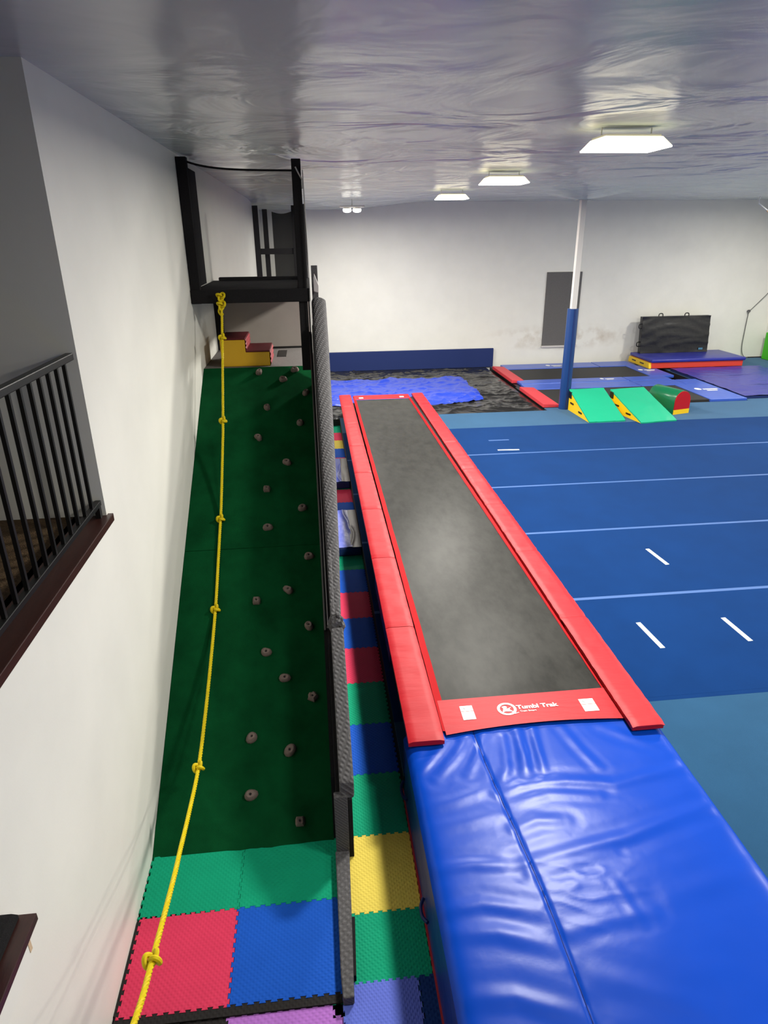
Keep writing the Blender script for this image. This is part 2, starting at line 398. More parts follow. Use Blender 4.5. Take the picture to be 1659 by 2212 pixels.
tile(-1.318, 2.52, 'red', 0.0155, 0.628/S); tile(-0.69, 2.52, 'blue', 0.0155, 0.68/S); tile(-1.334, 3.13, 'green', 0.0155, 0.644/S); tile(-0.69, 3.13, 'green', 0.0155, 0.68/S)
tile(-0.02, 1.953, 'purple', 0.0155, 0.45/S); tile(0.432, 1.953, 'navy', z=0.0152)
tile(-0.69, 1.862, 'orchid', 0.001, 0.68/S); tile(-1.30, 1.862, 'black')
bs = bpy.data.objects.new('foam_edge_strip', mesh_of('foam_edge_strip', MB().box(-1.325, -0.02, 2.474, 2.545, 0.0152, 0.0265), FOAM['black'])); link(bs, floor)
bs2 = bpy.data.objects.new('foam_edge_strip', mesh_of('foam_edge_strip', MB().box(-1.334, -1.30, 2.545, 3.12, 0.0005, 0.0255), FOAM['black'])); link(bs2, floor)

# ------------------------------------------------------------------ sprung exercise floor
sf = thing('spring_floor', 'raised blue carpeted exercise floor with pale tape lines', 'floor', (7.8, 9.0, 0.0))
for a in ((2.60, XR, YF, 4.0), (0.545, XR, 4.0, 15.2), (5.56, 10.86, 15.2, 15.44), (10.86, XR, 15.2, YB)): part('deck', MB().box(*a, 0.0, 0.188), M_slabside, sf)
ys = [4.65, 6.47, 8.33, 10.21, 12.01, 13.88]
for a, b in zip(ys[:-1], ys[1:]):
    part('carpet_strip', MB().box(0.545, XR, a+0.028, b-0.028, 0.188, 0.2), M_carpet, sf)
for i, yv in enumerate(ys):
    part('tape_line', MB().box(0.545, XR, yv-0.027, yv+0.027, 0.188, 0.2), M_tape if 0 < i < 5 else M_carpet, sf)
part('border_carpet', MB().prism([(2.60,YF),(XR,YF),(XR,4.622),(0.545,4.622),(0.545,4.0),(2.60,4.0)], 'z', 0.188, 0.2), M_border, sf, 'steel blue border carpet nearest the camera')
part('border_carpet', MB().prism([(0.545,13.908),(XR,13.908),(XR,YB-0.02),(10.86,YB-0.02),(10.86,15.44),(5.56,15.44),(5.56,15.2),(0.545,15.2)], 'z', 0.188, 0.2), M_border, sf, 'steel blue border carpet at the far side')
for (xa, ya, xb, yb) in ((4.352,7.637,4.395,7.17), (3.391,5.90,3.423,5.41), (4.363,5.88,4.389,5.42), (3.535,12.25,3.96,12.22)):
    d = Vector((xb-xa, yb-ya, 0)).normalized(); n = Vector((-d.y, d.x, 0))*0.026
    poly = [(xa+n.x, ya+n.y), (xa-n.x, ya-n.y), (xb-n.x, yb-n.y), (xb+n.x, yb+n.y)]
    part('white_tape_mark', MB().prism(poly, 'z', 0.2, 0.2025), M_white, sf)
part('pale_tape_mark', MB().box(3.52, 3.95, 12.88, 12.94, 0.2, 0.2025), M_tape, sf)

# ------------------------------------------------------------------ climbing ramp
RS, RY0, RZ0 = 0.5612, 3.573, 0.008
def rz(y): return RS*(y-RY0)+RZ0
RYT = 8.31
XG = -0.03
t = thing('climbing_ramp', 'dark green carpeted climbing ramp with small rock holds along the white wall', 'climbing ramp', (-0.68, 5.9, 0.0))
def front_y(x):
    pts = [(-1.336,3.56), (-1.05,3.535), (-0.77,3.53), (-0.41,3.57), (-0.03,3.60)]
    for (a, ya), (b, yb) in zip(pts[:-1], pts[1:]):
        if x <= b: return ya+(yb-ya)*(x-a)/(b-a)
    return pts[-1][1]
def rsurf(u, v, y0f, y1):
    x = XW+0.003+u*(XG-XW-0.003); ya = front_y(x) if y0f is None else y0f
    y = ya+v*(y1-ya)
    z = rz(y)+0.002
    k = max(0.0, 1-(y-3.5)/0.9)
    z += k*(0.016*max(0, nz(x*4.2, y*3.1, 2.2)) + 0.012*ridge(x*2.0+y*1.0, y*2.4, 4.0)**5)
    z += 0.012*math.exp(-((x+0.30)**2+(y-3.74)**2)/0.012) + 0.01*math.exp(-((x+0.87)**2+(y-3.93)**2)/0.003)
    return (x, y, max(z, 0.022))
def ramp_panel(y0f, y1, nu, nv):
    g = MB().grid(lambda u, v: rsurf(u, v, y0f, y1), nu, nv)
    n = len(g.v)
    # close with a skirt and a flat underside 18 mm below
    rim = [i for i in range(nu+1)] + [j*(nu+1)+nu for j in range(1, nv+1)] + [nv*(nu+1)+i for i in range(nu-1, -1, -1)] + [j*(nu+1) for j in range(nv-1, 0, -1)]
    lo = [(g.v[i][0], g.v[i][1], max(g.v[i][2]-0.022, 0.0155)) for i in rim]
    g.v += lo
    k = len(rim)
    for a in range(k): g.f.append((rim[a], n+a, n+(a+1) % k, rim[(a+1) % k]))
    g.f.append(tuple(range(n, n+k)))
    return g
rc = part('ramp_carpet', ramp_panel(None, 5.942, 60, 110), M_green, t, smooth=True)
part('ramp_carpet', ramp_panel(5.948, RYT, 16, 20), M_green, t)
part('ramp_frame', MB().prism([(3.65, 0.016), (RYT, 0.016), (RYT, rz(RYT)-0.022), (3.65, rz(3.65)-0.022)], 'x', XW+0.02, XG-0.01), M_bcarpet, t)
HOLDS = [(-0.665,8.214),(-0.236,8.236),(-0.379,8.085),(-0.111,7.869),(-0.564,7.669),(-0.188,7.43),(-0.654,7.246),(-0.342,6.903),
 (-0.554,6.585),(-0.189,6.345),(-0.539,6.145),(-0.141,5.819),(-0.344,5.498),(-0.634,5.413),(-0.162,5.158),(-0.539,4.956),
 (-0.38,4.736),(-0.149,4.575),(-0.644,4.312),(-0.344,4.198),(-0.645,3.924),(-0.274,3.731)]
rng = random.Random(5)
ux = Vector((1,0,0)); uy = Vector((0,1,RS)).normalized(); un = ux.cross(uy)
SHAPE = {17: 'star', 18: 'tear', 19: 'tear2', 20: 'leaf', 21: 'cube', 13: 'cube', 8: 'cube'}
for i, (hx, hy) in enumerate(HOLDS):
    hb = MB(); n = 14; kind = SHAPE.get(i, 'round')
    base = Vector((hx, hy, rz(hy)+0.003)); r0 = 0.041
    ph = rng.random()*6.28; e1 = 0.10+rng.random()*0.16; e2 = rng.random()*0.12
    rings = []
    for (rr, h) in ((1.0, 0.0), (1.04, 0.012), (0.92, 0.032), (0.62, 0.046), (0.26, 0.044), (0.16, 0.030)):
        ring = []
        for j in range(n):
            a = 2*math.pi*j/n
            if kind == 'star': q = 1.0+0.15*math.cos(5*a+0.6)
            elif kind == 'tear': q = 1.0+0.35*max(0, math.cos(a-4.0))**3
            elif kind == 'tear2': q = 1.0+0.38*max(0, math.cos(a-0.8))**3+0.3*max(0, math.cos(a-4.1))**3
            elif kind == 'leaf': q = 1.0+0.42*max(0, math.cos(a-0.2))**4+0.15*max(0, math.cos(a-3.6))**3
            elif kind == 'cube': q = 0.92/max(abs(math.cos(a)), abs(math.sin(a)))*0.9
            else: q = 1.0+e1*math.cos(2*a+ph)+e2*math.cos(3*a-ph)
            q2 = 1+(q-1)*(1.0 if rr > 0.5 else 0.2)
            p = base + ux*(math.cos(a)*r0*rr*q2) + uy*(math.sin(a)*r0*rr*q2) + un*(h*(1+0.12*math.sin(a+ph)))
            ring.append(p)
        rings.append(ring)
    vs = [p for r in rings for p in r]
    fs = [(k*n+j, k*n+(j+1) % n, (k+1)*n+(j+1) % n, (k+1)*n+j) for k in range(len(rings)-1) for j in range(n)] + [tuple(range((len(rings)-1)*n, len(rings)*n))]
    hb.add(vs, fs)
    h = part('climbing_hold', hb, M_hold, t, smooth=True)
    bb = MB().tube([base+un*0.0305, base+un*0.036], 0.0075, 8)
    part('bolt', bb, M_black, h)

# ------------------------------------------------------------------ guard wall of the ramp
gw = thing('ramp_guard_wall', 'grey carpeted guard wall stepping down the side of the green ramp', 'guard wall', (0.06, 5.5, 0.0))
def slope_prism(mb, x0, x1, y0, y1, d0, d1):
    """piece parallel to the ramp, between vertical offsets d0 and d1 above it"""
    return mb.prism([(y0, max(rz(y0)+d0, 0.016)), (y1, rz(y1)+d0), (y1, rz(y1)+d1), (y0, rz(y0)+d1)], 'x', x0, x1)
part('panel', MB().prism([(3.50, 0.016), (8.0, 0.016), (8.0, rz(8.0)+0.62), (3.50, rz(3.50)+0.62)], 'x', 0.0, 0.105), M_bcarpet, gw, bevel=0.006)
# long carpet wrapped bolster along the upper part
pts = [Vector((0.100, y, rz(y)+0.69)) for y in (8.42, 8.38, 7.6, 6.8, 6.0, 5.2, 4.62)]
ov = MB()
n = 20; vs = []
for k, p in enumerate(pts):
    s = (0.72, 0.95, 0.92, 0.85, 0.78, 0.62, 0.46)[k]
    for j in range(n):
        a = 2*math.pi*j/n; ca, sa = math.cos(a), math.sin(a)
        ca = math.copysign(abs(ca)**0.7, ca); sa = math.copysign(abs(sa)**0.7, sa)
        vs.append(p + Vector((1,0,0))*ca*0.092*s + un*sa*0.075*s + Vector((-(1-s)*0.05, 0, 0)))
fs = [(k*n+j, k*n+(j+1) % n, (k+1)*n+(j+1) % n, (k+1)*n+j) for k in range(len(pts)-1) for j in range(n)]
fs += [tuple(range(n))[::-1], tuple(range((len(pts)-1)*n, len(pts)*n))]
ov.add(vs, fs)
part('bolster', ov, M_gcarpet, gw, 'grey ribbed carpet bolster', smooth=True)
part('rail_pad', slope_prism(MB(), 0.030, 0.068, 4.56, 5.16, 0.64, 0.76), M_gcarpet, gw, bevel=0.012)
part('upper_pad', slope_prism(MB(), 0.028, 0.128, 3.46, 4.50, 0.62, 0.765), M_gcarpet, gw, 'lower carpet wrapped pad', bevel=0.014)
cap = MB()
def capf(u, v):
    a = 2*math.pi*u; b = math.pi*(v-0.5)
    r = 1+0.45*nz(math.cos(a)*3, math.sin(a)*3, v*6)
    return (0.075+0.068*math.cos(a)*math.cos(b)*r, 4.56+0.055*math.sin(a)*math.cos(b)*r, rz(4.56)+0.72+0.075*math.sin(b)*r)
cap.grid(capf, 20, 10)
part('fuzzy_cap', cap, M_gcarpet, gw, 'frayed end of the carpet wrap', smooth=True)
part('end_face_carpet', MB().box(-0.014, 0.080, 3.445, 3.50, 0.016, 0.60), M_gcarpet, gw, bevel=0.006)
part('end_face_carpet', MB().box(0.080, 0.112, 3.455, 3.52, 0.016, 0.56), M_bcarpet, gw, bevel=0.004)
kerb = MB().prism([(-0.022,3.445), (-0.024,2.60), (-0.016,2.45), (0.048,2.45), (0.058,2.75), (0.078,3.445)], 'z', 0.031, 0.10)
part('low_kerb', kerb, M_gcarpet, gw, bevel=0.008)
part('kerb_flap', MB().prism([(0.052,2.58), (0.068,2.58), (0.084,2.95), (0.058,2.95)], 'z', 0.031, 0.085), M_bcarpet, gw)
part('hand_rail', MB().tube([(-0.018, 8.02, rz(8.02)+0.60), (-0.010, 4.58, rz(4.58)+0.64)], 0.016, 10), M_black, gw, 'glossy black pipe rail', smooth=True)
part('rail_cord', MB().tube([(0.004, 7.98, rz(7.98)+0.64), (0.006, 6.3, rz(6.3)+0.655), (0.008, 4.6, rz(4.6)+0.67)], 0.0045, 6), M_pale, gw)
part('side_lining', MB().prism([(3.62, 0.016), (8.0, 0.016), (8.0, rz(8.0)+0.58), (3.62, rz(3.62)+0.58)], 'x', -0.028, -0.002), M_bcarpet, gw)

sn = [(8.0, rz(8.0)+0.66), (8.0, 4.82), (7.2, 4.25), (6.2, 3.35), (5.2, 2.40), (4.62, 1.86), (4.62, rz(4.62)+0.66)]
part('side_net', MB().add([(0.0, y, z) for y, z in sn], [tuple(range(len(sn)))]), M_net, gw, 'fine black net stretched above the guard wall', recalc=False)

# ------------------------------------------------------------------ play tower above the ramp
tw = thing('play_tower', 'black carpeted play tower with netting at the top of the green ramp', 'play tower', (-0.68, 9.0, 0.0))
TB = 8.0
part('post', MB().box(-1.333, -1.225, TB, TB+0.10, 3.45, 4.93), M_bcarpet, tw, bevel=0.006)
part('post', MB().box(-0.132, -0.032, TB, TB+0.10, 2.67, 4.91), M_bcarpet, tw, bevel=0.006)
part('post', MB().box(-1.333, -1.235, 9.75, 9.85, 0.0, 3.45), M_bcarpet, tw, bevel=0.006)
part('post', MB().box(-0.11, -0.01, 9.95, 10.05, 0.0, 4.55), M_bcarpet, tw, bevel=0.006)
part('front_beam', MB().box(-1.333, -0.004, TB-0.03, TB+0.12, 3.455, 3.60), M_bcarpet, tw, bevel=0.008)
part('side_beam', MB().box(-0.12, -0.004, TB+0.12, 10.05, 3.455, 3.60), M_bcarpet, tw, bevel=0.008)
part('upper_deck', MB().box(-1.333, -0.12, TB+0.12, 10.0, 3.47, 3.585), M_bcarpet, tw)
part('deck_lip', MB().box(-1.25, -0.13, 9.9, 10.0, 3.585, 3.63), M_bcarpet, tw, bevel=0.01)
part('side_panel', MB().box(-1.333, -1.315, TB+0.10, 9.2, 3.60, 4.88), M_bcarpet, tw)
part('lower_platform', MB().box(-1.333, -0.03, RYT, 9.80, 2.56, 2.665), M_pcarpet, tw, 'grey carpeted platform at the ramp head')
part('floor_hatch', MB().box(-0.475, -0.36, 9.05, 9.56, 2.665, 2.672), M_black, tw)
part('back_panel', MB().box(-1.23, -0.03, 9.80, 9.83, 2.665, 3.45), M_wpanel if False else mat('beige_panel', C(156,148,142), 0.7, 0.3, var=0.08), tw, 'plain beige panel behind the platform')
part('back_panel_foot', MB().box(-0.7, -0.12, 9.785, 9.80, 2.665, 2.69), M_black, tw)
def netf(u, v):
    x = -1.225+u*(1.225-0.132); zt = 4.885-0.085*(1-math.exp(-4.5*u))
    return (x, TB+0.05+0.02*math.sin(math.pi*u)*math.sin(math.pi*v), 3.60+v*(zt-3.60))
part('front_net', MB().grid(netf, 24, 12), M_net, tw, 'black safety net with a sagging top edge', recalc=False)
part('net_edge', MB().tube([netf(i/24, 1.0) for i in range(25)], 0.011, 6), M_bcarpet, tw)
part('side_net', MB().add([(-0.022,TB+0.10,3.60),(-0.022,9.95,3.60),(-0.022,9.95,4.5),(-0.022,TB+0.10,4.86)], [(0,1,2,3)]), M_netp, tw, recalc=False)
part('net_cord', MB().tube([(-0.016, TB-0.03, 4.80), (-0.006, TB-0.04, 4.3), (0.004, TB-0.045, 3.5), (0.008, TB-0.05, 2.76)], 0.006, 6), M_pale, tw)
part('tie_rope', MB().tube([(-0.09,TB-0.01,4.83), (-0.06,TB-0.015,4.77), (-0.02,TB-0.01,4.70), (-0.025,TB,4.62)], 0.008, 6), M_pale, tw)
part('outer_post', MB().box(0.03, 0.12, 10.06, 10.14, 0.0, 3.76), M_gcarpet, tw, bevel=0.005)
part('hook_bag', MB().prism([(0.055,3.42),(0.125,3.40),(0.13,3.50),(0.085,3.62),(0.07,3.66),(0.055,3.6)], 'y', 9.93, 9.97), M_pale, tw, bevel=0.008)

# second, far tower frame
t2 = thing('net_frame', 'far black netted frame seen through the tower net', 'frame', (-0.85, 18.45, 0.0))
for xa, xb in ((-1.333, -1.20), (-0.37, -0.22)):
    part('post', MB().box(xa, xb, 18.4, 18.5, 0.0, 4.86), M_bcarpet, t2, bevel=0.006)
part('post', MB().box(-1.10, -0.98, 18.5, 18.6, 0.0, 4.78), M_bcarpet, t2, bevel=0.006)
part('cross_bar', MB().box(-1.20, -0.37, 18.42, 18.52, 3.72, 3.86), M_bcarpet, t2, bevel=0.006)
part('net', MB().grid(lambda u, v: (-0.86+u*0.49, 18.45, 2.6+v*(4.72-0.05*math.sin(math.pi*u)-2.6)), 8, 8), M_net2, t2, recalc=False)
part('platform', MB().box(-1.333, -0.22, 18.5, 20.5, 2.5, 2.6), M_bcarpet, t2)

# foam stair block
st = thing('foam_stair', 'yellow sided foam stair block with red treads in painted shade on the platform', 'stair block', (-0.83, 8.7, 2.667))
Y0, Y1 = 8.40, 9.05
part('core', MB().prism([(-1.125,2.667), (-0.535,2.667), (-0.535,2.835), (-0.825,2.835), (-0.825,2.985), (-1.125,2.985)], 'y', Y0, Y1), M_yeld, st, 'mustard yellow core', bevel=0.006)
for (xa, xb, za, zb) in ((-1.125,-0.82,2.985,3.003), (-0.825,-0.53,2.835,2.853)):
    part('tread', MB().box(xa, xb, Y0+0.004, Y1, za, zb), mat('tread_red_shaded', C(84,24,30), 0.5, 0.3, bump=0.2, bscale=14, bdist=0.01), st, 'red vinyl tread with shade put into its colour', bevel=0.006)  # tread red is darkened to paint in the shade under the deck
for (x0, za, zb) in ((-0.825, 2.853, 2.985), (-0.535, 2.667, 2.835)):
    def rf(u, v, x0=x0, za=za, zb=zb): return (x0+0.006+0.010*abs(math.sin(v*math.pi*3)), Y0+0.004+u*(Y1-Y0-0.004), za+v*(zb-za))
    part('riser', MB().grid(rf, 4, 18), M_mred, st, 'pleated red riser', recalc=False, smooth=True)

# ------------------------------------------------------------------ yellow climbing rope
rp = thing('climbing_rope', 'knotted yellow climbing rope tied to the tower beam above the ramp', 'rope', (-1.0, 7.95, 3.50))
RPTS = [(-1.0,7.955,3.54),(-1.0,7.945,3.44),(-1.0,7.735,3.116),(-1.0,7.10,2.328),(-1.005,6.887,2.08),(-1.006,6.38,1.64),(-1.006,6.1,1.455),(-1.003,5.8,1.285),(-1.0,5.35,1.03),
        (-0.995,4.757,0.80),(-0.99,4.276,0.655),(-0.985,3.85,0.575),(-0.968,3.36,0.645),(-0.936,2.98,0.785),(-0.905,2.68,0.91),(-0.866,2.10,1.12),(-0.838,1.75,1.28),(-0.81,1.25,1.60),(-0.79,0.8,2.0),(-0.78,0.515,2.36)]
cl = spline(RPTS, 26)
# resample
L = [0.0]
for a, b in zip(cl[:-1], cl[1:]): L.append(L[-1]+(b-a).length)
def at(s):
    lo, hi = 0, len(L)-1
    while hi-lo > 1:
        mid = (lo+hi)//2
        if L[mid] <= s: lo = mid
        else: hi = mid
    f = (s-L[lo])/max(1e-6, L[hi]-L[lo]); return cl[lo].lerp(cl[hi], f)
NR = int(L[-1]/0.012); cen = [at(L[-1]*i/NR) for i in range(NR+1)]
nrm = Vector((1,0,0)); frames = []
for i, p in enumerate(cen):
    tg = (cen[min(i+1,NR)]-cen[max(i-1,0)]).normalized(); nrm = (nrm-tg*nrm.dot(tg)).normalized(); frames.append((nrm.copy(), tg.cross(nrm)))
for k in range(3):
    sp = []
    for i, p in enumerate(cen):
        a = 2*math.pi*(k/3.0 + i*0.012/0.075); sp.append(p+(frames[i][0]*math.cos(a)+frames[i][1]*math.sin(a))*0.0068)
    part('strand', MB().tube(sp, 0.0085, 6), M_rope, rp, smooth=True)
def knot(p, tg, s, parent):
    tg = tg.normalized(); a1 = Vector((1,0,0)); a1 = (a1-tg*a1.dot(tg)).normalized(); a2 = tg.cross(a1)
    pts = []
    for i in range(61):
        q = 2*math.pi*i/60
        x = math.sin(q)+2*math.sin(2*q); y = math.cos(q)-2*math.cos(2*q); z = -math.sin(3*q)
        pts.append(p + (a1*x*0.36 + tg*y*0.36 + a2*z*0.62)*s)
    part('knot', MB().tube(pts, 0.0125, 8, cap=False), M_rope, parent, smooth=True)
def knot_at(y):
    i = min(range(len(cen)), key=lambda k: abs(cen[k].y-y)); knot(cen[i], cen[min(i+2,NR)]-cen[max(i-2,0)], 0.034, rp)
for y in (7.735, 7.10, 6.246, 5.35, 3.87, 2.10): knot_at(y)
knot(Vector((-1.0,7.945,3.53)), Vector((0,-0.1,1)), 0.045, rp); knot(Vector((-1.0,7.925,3.44)), Vector((0,-0.2,1)), 0.045, rp)
tail = [(-1.02,7.94,3.42), (-1.035,7.93,3.37), (-1.005,7.90,3.33), (-0.985,7.89,3.35)]
part('rope_tail', MB().tube(spline(tail, 8), 0.011, 8), M_rope, rp, smooth=True)

# ------------------------------------------------------------------ loft railing
rl = thing('loft_railing', 'black metal railing of the loft opening, upper left', 'railing', (-1.37, 2.2, LW))
XRl = -1.37
part('top_rail', MB().box(XRl-0.022, XRl+0.022, 0.5, 3.962, 3.515, 3.555), M_black, rl, bevel=0.005)
part('bottom_rail', MB().box(XRl-0.018, XRl+0.018, 0.5, 3.975, 2.622, 2.655), M_black, rl, bevel=0.004)
for i in range(27):
    y = 3.846-0.1245*i
    part('baluster', MB().box(XRl-0.0095, XRl+0.0095, y-0.0095, y+0.0095, 2.65, 3.517), M_black, rl)
part('foot', MB().box(XRl-0.015, XRl+0.015, 0.55, 0.60, LW, 2.63), M_black, rl); part('foot', MB().box(XRl-0.015, XRl+0.015, 3.93, 3.965, LW, 2.63), M_black, rl)

# ------------------------------------------------------------------ lower ledge at the lower left
lg = thing('wall_ledge', 'dark brown wooden ledge with a black rubber tread on the left wall, lower left', 'ledge', (-1.26, 1.2, 1.62))
ex = -1.20
part('board', MB().box(XW, ex, 0.52, 1.945, 1.655, 1.69), M_brown, lg, bevel=0.003)
part('tread', MB().prism([(XW+0.001,1.690),(ex-0.062,1.690),(ex-0.062,1.708),(ex-0.085,1.716),(XW+0.001,1.716)], 'y', 0.52, 1.93), M_bcarpet, lg, 'black rubber tread')
part('bracket', MB().box(XW, ex-0.03, 1.885, 1.905, 1.545, 1.655), M_tan, lg, 'raw tan wood edge')
part('apron', MB().box(XW, ex-0.032, 0.52, 1.885, 1.50, 1.655), M_wall, lg)
nv = MB().grid(lambda u, v: (-1.285+0.046*math.cos(u*6.2832)*math.sin(v*3.1415)**0.5, 1.62+0.20*math.sin(u*6.2832)*math.sin(v*3.1415)**0.5, 1.718+0.15*v), 20, 10)
solo('navy_bag', nv, M_navy, 'navy blue cloth bag on the brown ledge at the left picture edge', 'bag', smooth=True)

# ------------------------------------------------------------------ trampoline runway
tk = thing('trampoline_runway', 'long trampoline runway with black bed and red side pads', 'trampoline', (1.56, 9.7, 0.2))
PZ = 0.66
seams = [3.86, 5.442, 6.946, 8.459, 9.997, 11.473, 12.99, 14.435, 15.62]
def pad_mesh(x0, x1, y0, y1, seed, th=0.055):
    nx, ny = 8, 28; z0 = PZ-th
    def f(u, v):
        x = x0+u*(x1-x0); y = y0+v*(y1-y0)
        e = min(u, 1-u)*(x1-x0); e2 = min(v, 1-v)*(y1-y0)
        z = PZ - 0.012*math.exp(-e/0.012) - 0.012*math.exp(-e2/0.012)
        z += 0.004*nz(x*2+seed, y*9, seed)*min(1, e2/0.1) - 0.008*ridge(x*1.2+seed, y*6, seed*2.0)**5*min(1, e2/0.15)
        return (x, y, z)
    g = MB().grid(f, nx, ny); n = len(g.v)
    rim = [i for i in range(nx+1)] + [j*(nx+1)+nx for j in range(1, ny+1)] + [ny*(nx+1)+i for i in range(nx-1, -1, -1)] + [j*(nx+1) for j in range(ny-1, 0, -1)]
    g.v += [(g.v[i][0], g.v[i][1], z0) for i in rim]; k = len(rim)
    for a in range(k): g.f.append((rim[a], n+a, n+(a+1) % k, rim[(a+1) % k]))
    g.f.append(tuple(range(n, n+k))); return g
for i, (a, b) in enumerate(zip(seams[:-1], seams[1:])):
    part('side_pad', pad_mesh(0.562, 0.836, a+0.004, b-0.004, i+1.0), M_red, tk, 'red vinyl side pad', smooth=True)
    part('side_pad', pad_mesh(2.296, 2.556, a-0.03+0.001, b-0.03-0.001, i+11.0, 0.026 if i == 0 else 0.055), M_red, tk, 'red vinyl side pad', smooth=True)
part('folded_pad', MB().box(2.298, 2.552, 3.836, 5.3, 0.600, 0.632), M_red, tk, bevel=0.006)
BZ = 0.60
def bedz(x, y):
    u = (x-1.59)/0.70
    return BZ - 0.012*(1-u*u)*sstep(4.3, 5.0, y)*(1-sstep(14.6, 15.3, y)) + 0.003*nz(x*1.5, y*1.2, 5.0)
def bxl(y): return 0.905+0.035*(y-4.36)/10.9
def bxr(y): return 2.284-0.10*(y-4.36)/10.9
def bedf(u, v):
    y = 4.36+v*(15.25-4.36); x = bxl(y)+u*(bxr(y)-bxl(y)); return (x, y, bedz(x, y))
part('bed', MB().grid(bedf, 20, 160), M_bed, tk, 'black woven jumping bed', smooth=True)
for side in (0, 1):
    def sf_(u, v, side=side):
        y = 4.0+v*11.62
        if side == 0: xa, xb = bxl(y)-0.055, bxl(y)+0.006
        else: xa, xb = bxr(y)-0.006, bxr(y)+0.045
        wob = 0.004*nz(y*3, side*9.0)
        return (xa+u*(xb-xa)+wob, y, BZ+0.004+0.003*(u if side else 1-u))
    part('edge_webbing', MB().grid(sf_, 2, 140), M_red2, tk, 'red edge webbing', recalc=False)
def endf(u, v):
    ya = 3.975+0.04*(1-(2*u-1)**2)-0.02*(1-u)+0.0; yb = 4.365; x = 0.868+u*(2.318-0.868)
    y = ya+v*(yb-ya); return (x, y, BZ+0.006+0.010*(1-(2*u-1)**2)*(1-v))
def endf_far(u, v):
    x = 0.905+u*(2.215-0.905); return (x, 15.245+v*0.36, BZ+0.006+0.02*v)
ep = part('end_panel', MB().grid(endf, 24, 6), M_red, tk, 'red end panel with white print', smooth=True)
ep2 = part('end_panel', MB().grid(endf_far, 8, 3), M_red, tk, 'far red end panel', smooth=True)
def ez(x, y):
    u = (x-0.868)/1.45; return BZ+0.0075+0.010*(1-(2*u-1)**2)*(1-(y-4.0)/0.37)
def flat(poly, z=None, th=0.0012):
    mb = MB(); n = len(poly)
    mb.add([(x, y, ez(x, y)) for x, y in poly]+[(x, y, ez(x, y)+th) for x, y in poly], [tuple(range(n))[::-1], tuple(range(n, 2*n))]+[(i, (i+1) % n, n+(i+1) % n, n+i) for i in range(n)])
    return mb
for (xa, ya, xb, yb, rot) in ((1.035, 4.10, 1.137, 4.268, 0.0), (2.022, 4.085, 2.142, 4.238, 0.0)):
    mid = yb-0.068
    s1 = part('sticker', flat([(xa,mid+0.003),(xb,mid+0.003),(xb,yb),(xa,yb)]), M_sticker, ep, 'white warning sticker')
    s2 = part('sticker', flat([(xa,ya),(xb,ya),(xb,mid-0.003),(xa,mid-0.003)]), M_sticker, ep, 'white warning sticker')
    part('sticker_mark', MB().add([(x, y, ez(x, y)+0.0018) for x, y in ((xa+0.02,mid+0.042),(xa+0.036,mid+0.022),(xa+0.044,mid+0.026),(xa+0.027,mid+0.048))], [(0,1,2,3)]), M_mark, ep, recalc=False)
for xa in (1.02, 1.98):
    part('sticker', MB().box(xa, xa+0.10, 15.33, 15.45, BZ+0.013, BZ+0.0165), M_sticker, ep2, 'white sticker')
# round emblem: ring with a leaping gymnast
cx, cy, ro, ri = 1.408, 4.188, 0.078, 0.056
ring = MB(); n = 40
vs = [(cx+r*math.cos(2*math.pi*i/n), cy+r*math.sin(2*math.pi*i/n), 0) for r in (ro, ri) for i in range(n)]
vs = [(x, y, ez(x, y)+0.0012) for x, y, z in vs]
ring.add(vs, [(i, (i+1) % n, n+(i+1) % n, n+i) for i in range(n)])
part('emblem_ring', ring, M_print, ep, recalc=False)
part('emblem_ring_tail', flat([(cx+0.055,cy-0.056),(cx+0.086,cy-0.050),(cx+0.086,cy-0.056),(cx+0.045,cy-0.068)]), M_print, ep)
hd = [(cx-0.012+0.018*math.cos(2*math.pi*i/18), cy+0.022+0.015*math.sin(2*math.pi*i/18)) for i in range(18)]
part('emblem_figure', flat(hd), M_print, ep)
part('emblem_figure', flat([(cx-0.036,cy+0.030),(cx-0.028,cy+0.006),(cx-0.040,cy-0.028),(cx-0.05,cy-0.042),(cx-0.020,cy-0.030),(cx+0.020,cy-0.034),(cx+0.052,cy-0.044),(cx+0.026,cy-0.016),(cx+0.022,cy+0.002),(cx+0.046,cy+0.024),(cx+0.012,cy+0.006),(cx-0.018,cy+0.004),(cx-0.030,cy+0.034)]), M_print, ep)
def lettering(txt, x, y, size, bold, wid, parent, material, name='lettering'):
    cu = bpy.data.curves.new(name, 'FONT'); cu.body = txt; cu.size = size; cu.offset = bold; cu.extrude = 0.0006
    to = bpy.data.objects.new(name+'_tmp', cu); COL.objects.link(to)
    dg = bpy.context.evaluated_depsgraph_get(); me = bpy.data.meshes.new_from_object(to.evaluated_get(dg))
    xs = [v.co.x for v in me.vertices]; k = wid/(max(xs)-min(xs)); x0 = min(xs)
    ox, oy, oz = WLOC[parent.name]
    for v in me.vertices:
        wx, wy = x+(v.co.x-x0)*k, y+v.co.y
        v.co = (wx-ox, wy-oy, ez(wx, wy)+0.0012+v.co.z-oz)
    me.materials.clear(); me.materials.append(material); me.name = name
    bpy.data.objects.remove(to); bpy.data.curves.remove(cu)
    o = bpy.data.objects.new(name, me); link(o, parent); WLOC[o.name] = (ox, oy, oz); return o
lettering('Tumbl Trak', 1.490, 4.176, 0.066, 0.0022, 0.345, ep, M_print)
lettering('Train Smart', 1.505, 4.138, 0.028, 0.0004, 0.135, ep, M_print)
